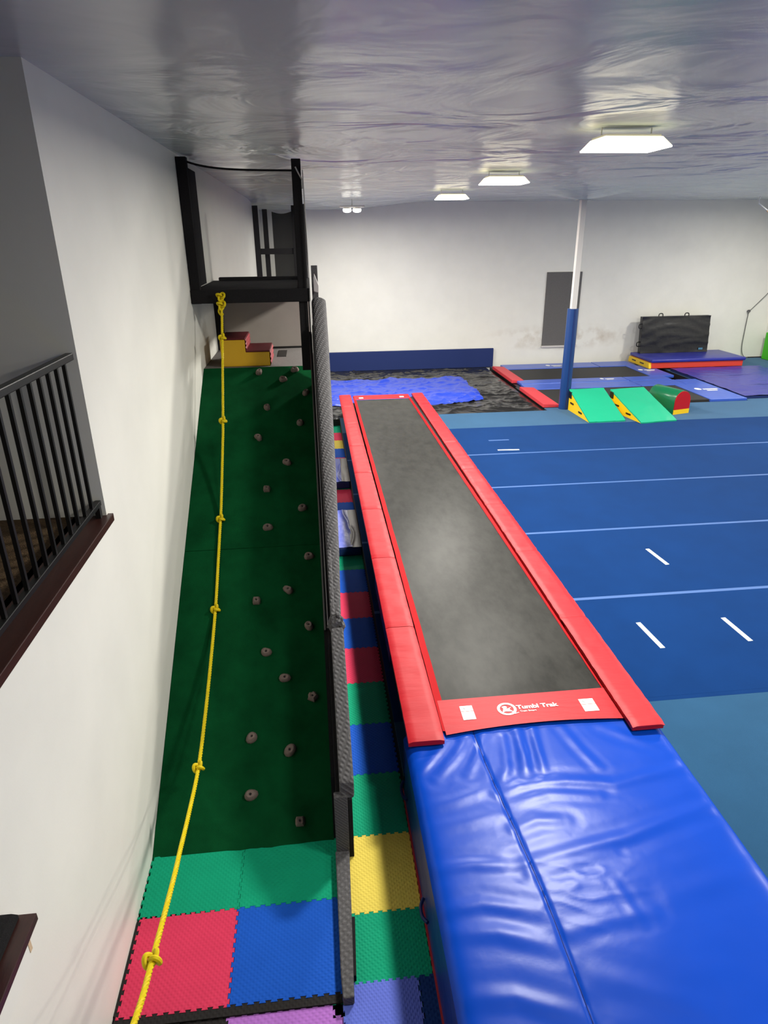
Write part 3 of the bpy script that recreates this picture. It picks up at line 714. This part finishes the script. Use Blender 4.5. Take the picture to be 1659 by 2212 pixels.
# frame, legs, springs
part('side_rail', MB().box(0.64, 0.70, 4.06, 15.5, 0.50, 0.60), M_steel, tk); part('side_rail', MB().box(2.42, 2.48, 4.06, 15.5, 0.50, 0.60), M_steel, tk)
for i in range(8):
    y = 4.3+1.54*i
    for x in (0.64, 2.42): part('leg', MB().box(x, x+0.05, y, y+0.05, 0.2, 0.50), M_steel, tk)
    part('cross_bar', MB().box(0.69, 2.42, y, y+0.05, 0.24, 0.29), M_steel, tk)
for (xa, xb) in ((0.815, 0.856), (2.318, 2.40)):
    def gf(u, v, xa=xa, xb=xb):
        y = 4.0+v*11.5; x = xa+u*(xb-xa)
        if xa > 2: x -= 0.095*(y-4.0)/11.5*(1-u)
        return (x, y, 0.592-0.03*abs(2*u-1)+0.006*math.sin(y*60)*(0.4+0.6*nz(y*2, xa)))
    part('spring_cover', MB().grid(gf, 4, 900), M_gap, tk, 'black spring cover', recalc=False, smooth=True)
part('under_apron', MB().box(0.75, 2.40, 4.06, 15.4, 0.46, 0.50), M_gap, tk)
part('side_skirt', MB().box(0.60, 0.625, 5.46, 7.0, 0.22, 0.60), M_mat_side, tk, 'navy side skirt', bevel=0.004)

# ------------------------------------------------------------------ big blue crash mat in front
cmt = thing('crash_mat', 'large glossy royal blue crash mat in front of the runway', 'crash mat', (1.56, 1.8, 0.0))
MX0, MX1, MY0, MY1, MZ = 0.545, 2.572, -0.6, 4.03, 0.588
# fold ridges traced as world polylines: (points, height, width)
FOLDS = [
 ([(1.02,3.93),(0.90,3.75),(0.72,3.55)], .020,.035), ([(1.16,3.95),(1.05,3.72),(0.95,3.56)], .014,.03), ([(0.86,3.92),(0.70,3.72),(0.60,3.62)], .018,.03),
 ([(1.42,3.96),(1.40,3.72),(1.36,3.52)], .026,.034), ([(1.55,3.96),(1.52,3.75),(1.50,3.55)], .020,.028), ([(1.30,3.9),(1.24,3.6),(1.16,3.45)], .014,.03),
 ([(1.78,3.95),(1.84,3.70),(1.90,3.52)], .012,.03), ([(2.1,3.93),(2.25,3.8),(2.4,3.7)], .010,.04),
 ([(1.12,3.36),(1.35,3.43),(1.62,3.42),(1.95,3.36),(2.3,3.42),(2.52,3.46)], .022,.04), ([(1.16,3.28),(1.45,3.33),(1.8,3.28)], .014,.035),
 ([(1.14,3.06),(1.3,3.12),(1.5,3.10)], .014,.035),
 ([(1.14,2.80),(1.45,2.86),(1.85,2.93),(2.25,3.04),(2.5,3.10)], .022,.042), ([(0.60,2.83),(0.80,2.84),(1.05,2.80)], .018,.036), ([(1.14,2.72),(1.4,2.77),(1.7,2.82)], .010,.03),
 ([(0.60,2.56),(0.80,2.58),(1.1,2.50)], .014,.034), ([(0.60,2.42),(0.85,2.40),(1.12,2.30)], .018,.04), ([(0.62,2.08),(0.85,2.06),(1.16,1.93)], .018,.04),
 ([(0.60,3.30),(0.80,3.34),(1.06,3.42)], .014,.04), ([(0.60,3.12),(0.85,3.15),(1.06,3.2)], .010,.04), ([(1.24,2.36),(1.5,2.40),(1.75,2.42)], .010,.035),
 ([(1.9,2.5),(2.2,2.55),(2.5,2.62)], .009,.05), ([(1.3,2.12),(1.55,2.0),(1.75,1.92)], .010,.05), ([(1.62,2.62),(1.64,2.5),(1.66,2.35)], .006,.025),
]
def segd(px, py, pts):
    best = 9; bt = 0; tot = 0
    n = len(pts)-1
    for i in range(n):
        (ax, ay), (bx, by) = pts[i], pts[i+1]
        dx, dy = bx-ax, by-ay; l2 = dx*dx+dy*dy
        q = max(0, min(1, ((px-ax)*dx+(py-ay)*dy)/l2)); d = math.hypot(px-ax-q*dx, py-ay-q*dy)
        if d < best: best = d; bt = (i+q)/n
    return best, bt
def seam_x(y): return 1.09+0.075*sstep(0, 1, (3.95-y)/1.6) + 0.03*(3.95-y)/2
def mat_z(x, y):
    z = MZ
    for pts, h, wd in FOLDS:
        d, q = segd(x, y, pts)
        h *= 0.30; wd *= 1.15
        if d < wd*3: z += h*math.exp(-(d/wd)**2)*math.sin(math.pi*min(0.97, max(0.12, q)))**0.6 - 0.4*h*math.exp(-((d-1.7*wd)/wd)**2)
    z += 0.010*nz(x*1.3, y*1.3, 0.4) + 0.0016*nz(x*5, y*8, 1.4)
    k = math.exp(-((x-1.42)**2/0.10+(y-2.58)**2/0.05))
    z += k*0.003*ridge(x*5, y*11, 2.0)**2
    ds = abs(x-seam_x(y)); z -= 0.007*math.exp(-(ds/0.012)**2)
    e = min(x-MX0, MX1-x)
    z -= 0.055*math.exp(-max(e, 0)/0.028)
    return z
gx, gy = 150, 300
mtb = MB().grid(lambda u, v: (MX0+u*(MX1-MX0), MY0+v*(MY1-MY0), mat_z(MX0+u*(MX1-MX0), MY0+v*(MY1-MY0))), gx, gy)
part('top_cover', mtb, M_mat, cmt, 'glossy wrinkled blue vinyl top', smooth=True)
sd = MB()
def wallf(p0, p1):
    def f(u, v):
        x = p0[0]+u*(p1[0]-p0[0]); y = p0[1]+u*(p1[1]-p0[1]); zt = mat_z(min(max(x, MX0), MX1), min(max(y, MY0), MY1))
        b = 0.016*math.sin(math.pi*v)*(0.6+0.6*nz(x*3+y*3, v*2, 1.0))
        nx_, ny_ = (p1[1]-p0[1]), -(p1[0]-p0[0]); l = math.hypot(nx_, ny_)
        return (x+nx_/l*b, y+ny_/l*b, 0.03+v*(zt-0.03))
    return f
for a, b in (((MX0,MY1),(MX0,MY0)), ((MX0,MY0),(MX1,MY0)), ((MX1,MY0),(MX1,MY1)), ((MX1,MY1),(MX0,MY1))):
    g = MB().grid(wallf(b, a), 60, 8); sd.add(g.v, g.f)
part('side_cover', sd, M_mat_side, cmt, 'navy blue side cover', smooth=True)
part('base_trim', MB().box(MX0-0.012, MX1, MY0, MY1, 0.016, 0.034), mat('dark_red_trim', C(168,34,44), 0.5), cmt, 'dark red trim along the base')
part('seam', MB().tube([(seam_x(y), y, mat_z(seam_x(y), y)+0.0015) for y in [MY0+0.02+i*(MY1-MY0-0.03)/160 for i in range(161)]], 0.0028, 5), mat('seam_dark_blue', C(14,40,120), 0.5), cmt)
part('side_handle', MB().tube(spline([(MX0-0.006,3.0,0.12),(MX0-0.03,2.95,0.11),(MX0-0.03,2.88,0.11),(MX0-0.006,2.83,0.12)], 6), 0.012, 6), M_navy, cmt)
part('side_handle', MB().tube(spline([(MX0-0.006,3.98,0.16),(MX0-0.03,3.93,0.15),(MX0-0.03,3.84,0.15),(MX0-0.006,3.79,0.16)], 6), 0.012, 6), M_navy, cmt)

# ------------------------------------------------------------------ mats lying in the alley
for (ya, yb, lab) in ((8.30, 9.66, 'nearer small blue and grey mat lying in the alley beside the runway'), (10.97, 12.30, 'farther small blue and grey mat lying in the alley beside the runway')):
    am = thing('alley_mat', lab, 'mat', (0.33, (ya+yb)/2, 0.016), 'small mats in the alley')
    part('body', MB().box(0.13, 0.535, ya, yb, 0.016, 0.15), M_navy, am, bevel=0.02)
    part('blue_cover', MB().grid(lambda u, v: (0.13+u*0.28, ya+v*(yb-ya), 0.152+0.012*ridge(u*1.1, v*1.8, ya)**3+0.004*nz(u*2,v*3,ya)), 24, 40), M_mblue, am, 'glossy blue cover', smooth=True, recalc=False)
    part('grey_cover', MB().grid(lambda u, v: (0.40+u*0.135+0.03*(v-0.5)*(1-u), ya+v*(yb-ya), 0.1545+0.010*ridge(u*0.8, v*1.6, ya+3)**3+0.003*nz(u,v*3,ya)), 14, 40), M_greyvinyl, am, 'glossy grey end cover', smooth=True, recalc=False)

# ------------------------------------------------------------------ foam pit
fp = thing('pit_cover', 'crumpled black plastic sheet covering the pit by the far wall', 'pit cover', (2.6, 18.0, 0.0))
def pit_z(x, y):
    z = 0.20 + 0.05*nz(x*0.7, y*0.9, 1.0) + 0.045*ridge(x*0.9, y*2.0, 6.0)**3 + 0.025*ridge(x*2.2+y, y*3.6, 9.0)**3 + 0.012*nz(x*7, y*9, 2.0)
    e = min(y-15.22, 20.95-y, 5.52-x)
    return 0.17+(z-0.17)*min(1, max(0, e/0.25))
fpb = MB().grid(lambda u, v: (0.0+u*5.52, 15.215+v*5.85, pit_z(u*5.52, 15.215+v*5.85)), 170, 190)
part('sheet', fpb, M_liner, fp, smooth=True)
part('pit_box', MB().box(-0.01, 5.52, 15.208, 21.07, 0.0, 0.165), M_black, fp)
tp = MB()
def tarp_f(u, v):
    ya = 16.15+0.12*nz(u*5, 0.3)+0.25*sstep(0.75, 1, u)-0.10*math.exp(-((u-0.72)/0.12)**2); yb = 19.25+0.10*nz(u*6, 5.5)
    y = ya+v*(yb-ya); xr = 4.32+0.10*nz(v*4, 2.2); x = 0.12+u*(xr-0.12)
    e = min(v, 1-v)*3.0
    z = pit_z(x, y)*0.5+0.155+0.04*ridge(x*1.1+0.5*y, y*1.3, 3.3)**4+0.03*ridge(x*2.6-y, y*2.2, 8.1)**3+0.02*nz(x*3, y*3, 4)
    z -= 0.05*math.exp(-e/0.06)+0.05*math.exp(-(1-u)*4.2/0.06)
    return (x, y, max(z, pit_z(x, y)+0.012))
tp.grid(tarp_f, 150, 110)
solo('blue_tarp', tp, M_tarp, 'crumpled blue tarp spread on the black sheet beyond the runway', 'tarp', smooth=True, recalc=False)
solo('wall_pad', MB().box(0.0, 5.76, 21.10, 21.17, 0.17, 0.765), M_navy, 'long navy blue pad along the foot of the far wall', 'wall pad', bevel=0.012)

# ------------------------------------------------------------------ trampolines at the far right
def blob_print(parent, x, y, z, s=1.0, rot=0.0):
    mb = MB()
    def pl(pts): mb.add([(x+px*s, y+py*s, z) for px, py in pts], [tuple(range(len(pts)))])
    pl([(-0.10+0.07*math.cos(a*0.5236), 0.10+0.10*math.sin(a*0.5236)) for a in range(12)])
    pl([(0.0,0.02),(0.34,0.02),(0.34,0.10),(0.0,0.10)]); pl([(0.02,-0.10),(0.26,-0.10),(0.26,-0.04),(0.02,-0.04)])
    part('logo_print', mb, M_sticker, parent, 'small white print', recalc=False)
ta = thing('trampoline', 'farther in-ground trampoline with blue pads by the far wall', 'trampoline', (7.9, 19.3, 0.0), 'in-ground trampolines')
part('frame', MB().box(5.62, 10.2, 17.92, 20.95, 0.0, 0.19), M_black, ta)
part('bed', MB().box(5.95, 9.78, 18.45, 20.13, 0.19, 0.245), M_bed2, ta)
part('pad', MB().box(5.95, 8.93, 20.13, 20.90, 0.19, 0.265), M_pad, ta, bevel=0.012); part('pad', MB().box(8.95, 10.15, 20.13, 20.90, 0.19, 0.268), M_pad, ta, bevel=0.012)
part('pad', MB().box(5.75, 8.9, 17.94, 18.45, 0.19, 0.27), M_pad, ta, bevel=0.02); part('pad', MB().box(8.92, 10.15, 17.94, 18.45, 0.19, 0.268), M_pad, ta, bevel=0.012)
part('pad', MB().box(9.78, 10.5, 18.46, 20.12, 0.19, 0.266), M_pad, ta, bevel=0.012)
part('end_pad', MB().prism([(5.60,0.20),(5.97,0.20),(5.97,0.27),(5.60,0.30)], 'y', 18.38, 20.55), M_fred, ta, 'red end pad', bevel=0.012)
blob_print(ta, 10.02, 19.3, 0.2675, 1.0); blob_print(ta, 7.5, 20.45, 0.2665, 1.0); blob_print(ta, 8.3, 18.2, 0.2715, 0.8)
tb = thing('trampoline', 'nearer in-ground trampoline with blue pads behind the green wedges', 'trampoline', (7.9, 16.5, 0.0), 'in-ground trampolines')
part('frame', MB().box(5.56, 10.85, 15.45, 17.91, 0.0, 0.19), M_black, tb)
part('bed', MB().box(5.95, 9.86, 15.52, 17.24, 0.19, 0.245), M_bed2, tb)
part('pad', MB().box(5.72, 8.9, 17.24, 17.90, 0.19, 0.262), M_pad, tb, bevel=0.012); part('pad', MB().box(8.92, 10.2, 17.24, 17.90, 0.19, 0.264), M_pad, tb, bevel=0.012)
part('pad', MB().box(9.86, 10.84, 15.46, 17.23, 0.19, 0.262), M_pad, tb, bevel=0.012); part('pad', MB().box(10.22, 10.84, 17.24, 17.90, 0.19, 0.262), M_pad, tb, bevel=0.012)
part('end_pad', MB().prism([(5.54,0.20),(5.94,0.20),(5.94,0.27),(5.54,0.30)], 'y', 15.46, 17.45), M_fred, tb, 'red end pad', bevel=0.012)
blob_print(tb, 10.3, 16.5, 0.2635, 1.2)

# violet mat to the right
vm = thing('folding_mat', 'violet blue folding mat lying flat right of the trampolines', 'mat', (12.3, 17.5, 0.2))
for i in range(3):
    a = 15.62+1.27*i
    def vf(u, v, a=a):
        x = 10.88+u*2.9; y = a+v*1.262
        return (x, y, 0.275+0.02*(1-i*0.4)*nz(x*1.1, y*1.6, 3.0)+0.012*ridge(x*1.3, y*2.0, 1.0)**4)
    g = MB().grid(vf, 40, 24); part('panel', g, M_purple, vm, smooth=True, recalc=False)
    part('panel_edge', MB().box(10.885, 13.775, a+0.004, a+1.258, 0.2, 0.258), M_navy, vm, bevel=0.01)
# stack: block with yellow ends and red side, navy top mat, black pad behind
bl = thing('foam_block', 'low foam block with red side and yellow end under the navy mat', 'foam block', (11.75, 20.2, 0.27))
part('core', MB().box(10.30, 13.28, 19.50, 20.9, 0.27, 0.445), M_ored, bl, 'orange red side', bevel=0.012)
part('end_face', MB().prism([(19.48,0.272),(20.91,0.272),(20.86,0.44),(19.52,0.44)], 'x', 10.22, 10.30), M_yel, bl, 'yellow end face', bevel=0.008)
for y in (19.95, 20.5): part('handle', MB().box(10.205, 10.221, y-0.12, y+0.12, 0.355, 0.385), M_black, bl)
solo('landing_mat', MB().box(10.28, 13.34, 19.46, 20.95, 0.4465, 0.545), mat('navy_mat_vinyl', C(38,44,140), 0.35, 0.5, bump=0.3, bscale=4, bdist=0.03), 'navy blue mat lying on top of the red and yellow foam block', 'mat', bevel=0.03, seg=3, smooth=True)
bp_ = thing('leaning_pad', 'black rectangular pad standing upright against the far wall', 'pad', (11.6, 20.75, 0.546))
def bpf(u, v):
    x = 10.45+u*2.27; z = 0.55+v*1.12
    return (x, 20.62+0.12*v-0.03*math.sin(math.pi*u)*math.sin(math.pi*v)-0.02*ridge(u*2, v*4, 2.0)**4, z)
part('front', MB().grid(bpf, 30, 20), M_bpad, bp_, smooth=True, recalc=False)
part('body', MB().prism([(20.625,0.546),(20.80,0.546),(20.92,1.665),(20.745,1.665)], 'x', 10.45, 12.72), M_bpad, bp_, bevel=0.012)
for x in (11.08, 11.95):
    part('handle', MB().tube(spline([(x-0.07,20.82,1.66),(x-0.05,20.82,1.74),(x+0.05,20.82,1.74),(x+0.07,20.82,1.66)], 6), 0.016, 6), M_black, bp_)
for z in (0.82, 1.38):
    part('handle', MB().tube(spline([(10.45,20.75,z-0.07),(10.37,20.75,z-0.05),(10.37,20.75,z+0.05),(10.45,20.75,z+0.07)], 6), 0.016, 6), M_black, bp_)
part('care_label', MB().box(12.40, 12.54, 20.60, 20.612, 0.62, 0.68), mat('teal_label', C(70,120,150), 0.6), bp_)

# wedges and barrel
def wedge(label, ox, oy, rot, wd, ln, h):
    t = thing('foam_wedge', label, 'wedge', (ox, oy, 0.2), 'green foam wedges', R(rot))
    WLOC[t.name] = (0, 0, 0.2)       # parts are given in the wedge's own frame (front edge centred on the origin)
    z0 = 0.2; w2 = wd/2
    part('core', MB().prism([(0.0,z0),(ln,z0),(ln,z0+h-0.015),(0.0,z0+0.004)], 'x', -w2+0.01, w2-0.01), M_yel, t, 'yellow side', bevel=0.004)
    def tf(u, v):
        x = -w2+u*wd; y = -0.02+v*(ln+0.02); return (x, y, z0+0.03+(h-0.02)*v+0.006*nz(x*5, y*6, ox)+0.006*ridge(x*3+ox, y*5, ox)**5*(1-v))
    g = MB().grid(tf, 16, 24); n = len(g.v)
    g.v += [(x, y, z-0.028) for x, y, z in g.v[:n]]
    g.f += [tuple(i+n for i in f[::-1]) for f in g.f[:16*24]]
    rim = list(range(17)) + [j*17+16 for j in range(1, 25)] + [24*17+i for i in range(15, -1, -1)] + [j*17 for j in range(23, 0, -1)]
    for a in range(len(rim)): b = (a+1) % len(rim); g.f.append((rim[a], n+rim[a], n+rim[b], rim[b]))
    part('top_cover', g, M_wgreen, t, 'green vinyl top', smooth=True)
    for y in (0.52, 1.02):
        part('handle', MB().box(-w2-0.006, -w2+0.012, y-0.09, y+0.09, z0+h*y/ln*0.5-0.012, z0+h*y/ln*0.5+0.018), M_black, t)
    part('strap', MB().box(-w2-0.004, -w2+0.011, ln-0.16, ln-0.02, z0+h*0.62, z0+h*0.93), M_black, t)
wedge('green foam wedge with yellow side, directly beside the blue post', 6.515, 13.96, 1.5, 0.86, 1.24, 0.49)
wedge('green foam wedge with yellow side, between the other wedge and the barrel', 7.645, 13.785, 7.5, 0.90, 1.36, 0.48)
br = thing('half_barrel', 'green half round foam barrel with red end on the blue floor', 'foam barrel', (8.52, 14.42, 0.2), None, R(16))
WLOC[br.name] = (0, 0, 0.2)
def arch(w2, h, n=14): return [(-w2, 0.0), (w2, 0.0)] + [(w2*math.cos(math.pi*i/n), h-w2+w2*math.sin(math.pi*i/n)) for i in range(n+1)]
A = arch(0.235, 0.54)
part('body', MB().prism([(x, z+0.2) for x, z in A], 'y', 0.02, 0.86), M_dgreen, br, 'glossy green body', bevel=0.006, smooth=True)
part('end_face', MB().prism([(x*0.97, z*0.985+0.2) for x, z in arch(0.235, 0.54) if z >= 0.11] + [(-0.228, 0.31), (0.228, 0.31)], 'y', 0.0, 0.019), M_red, br, 'red end face')
part('base_band', MB().box(-0.23, 0.23, -0.002, 0.019, 0.2, 0.309), M_yel, br, 'yellow base band')

# post
px, py = 6.006, 15.32
ps = thing('padded_post', 'white steel post with a blue padded lower half', 'post', (px, py, 0.2))
part('column', MB().box(px-0.062, px+0.062, py-0.06, py+0.06, 0.2, 4.82), M_post, ps, bevel=0.006)
part('bracket', MB().box(px-0.15, px+0.15, py-0.07, py+0.07, 4.80, 4.825), M_lampbody, ps)
oc = [(px+0.128*math.cos(R(a)), py+0.118*math.sin(R(a))) for a in range(0, 360, 20)]
part('pad', MB().prism(oc, 'z', 0.2, 2.54), M_postpad, ps, 'blue vinyl post pad', smooth=True)
part('pad_seam', MB().box(px-0.01, px+0.01, py-0.128, py-0.117, 0.2, 2.54), M_navy, ps)

# charcoal panel on the far wall
wp = thing('wall_panel', 'tall charcoal carpet panel hung on the far wall behind the post', 'panel', (7.93, 21.19, 0.74))
part('panel', MB().box(7.36, 8.49, 21.165, 21.2, 0.79, 3.03), M_wpanel, wp, bevel=0.004)
part('ledge', MB().box(7.34, 8.52, 21.13, 21.2, 0.735, 0.79), M_post, wp, 'pale ledge', bevel=0.004)
# lime mat, cable, pipe at the right edge
solo('lime_mat', MB().prism([(19.0,0.2),(20.95,0.2),(20.95,1.06),(19.0,1.06)], 'x', 14.88, 15.02), M_lime, 'lime green mat leaning on the right wall at the picture edge', 'mat', bevel=0.02)
solo('navy_box', MB().box(14.0, 14.5, 18.7, 19.2, 0.2, 0.42), M_navy, 'small navy blue box on the blue floor at the right picture edge', 'box', bevel=0.04, seg=3)
wc = thing('anchor_cable', 'thin grey cable with a knot hanging by the far right corner', 'cable', (14.25, 21.15, 0.2))
part('lower_line', MB().tube(spline([(14.50,21.10,0.22),(14.36,21.14,0.28),(14.26,21.15,0.55),(14.25,21.15,1.1),(14.26,21.15,1.70)], 8), 0.013, 6), M_cable, wc)
part('upper_line', MB().tube([(14.26,21.15,1.70),(14.62,21.0,2.2),(15.02,20.9,2.75)], 0.011, 6), M_cable, wc)
pts = []
for i in range(41):
    q = 2*math.pi*i/40; x = math.sin(q)+2*math.sin(2*q); y = math.cos(q)-2*math.cos(2*q); pts.append((14.26+x*0.016, 21.15-0.015*math.sin(3*q), 1.71+y*0.022))
part('knot', MB().tube(pts, 0.013, 6, cap=False), M_cable, wc)
wpi = thing('ceiling_brace', 'white diagonal brace hanging from the ceiling at the right picture edge', 'brace', (12.0, 18.0, 4.7))
part('rod', MB().tube([(11.83,18.0,4.98),(11.83,18.0,4.81),(12.13,18.0,4.63),(12.6,18.0,4.42)], 0.016, 8), M_white, wpi)
part('end_cap', MB().tube([(12.10,18.0,4.64),(12.16,18.0,4.60)], 0.026, 8), M_tan, wpi)
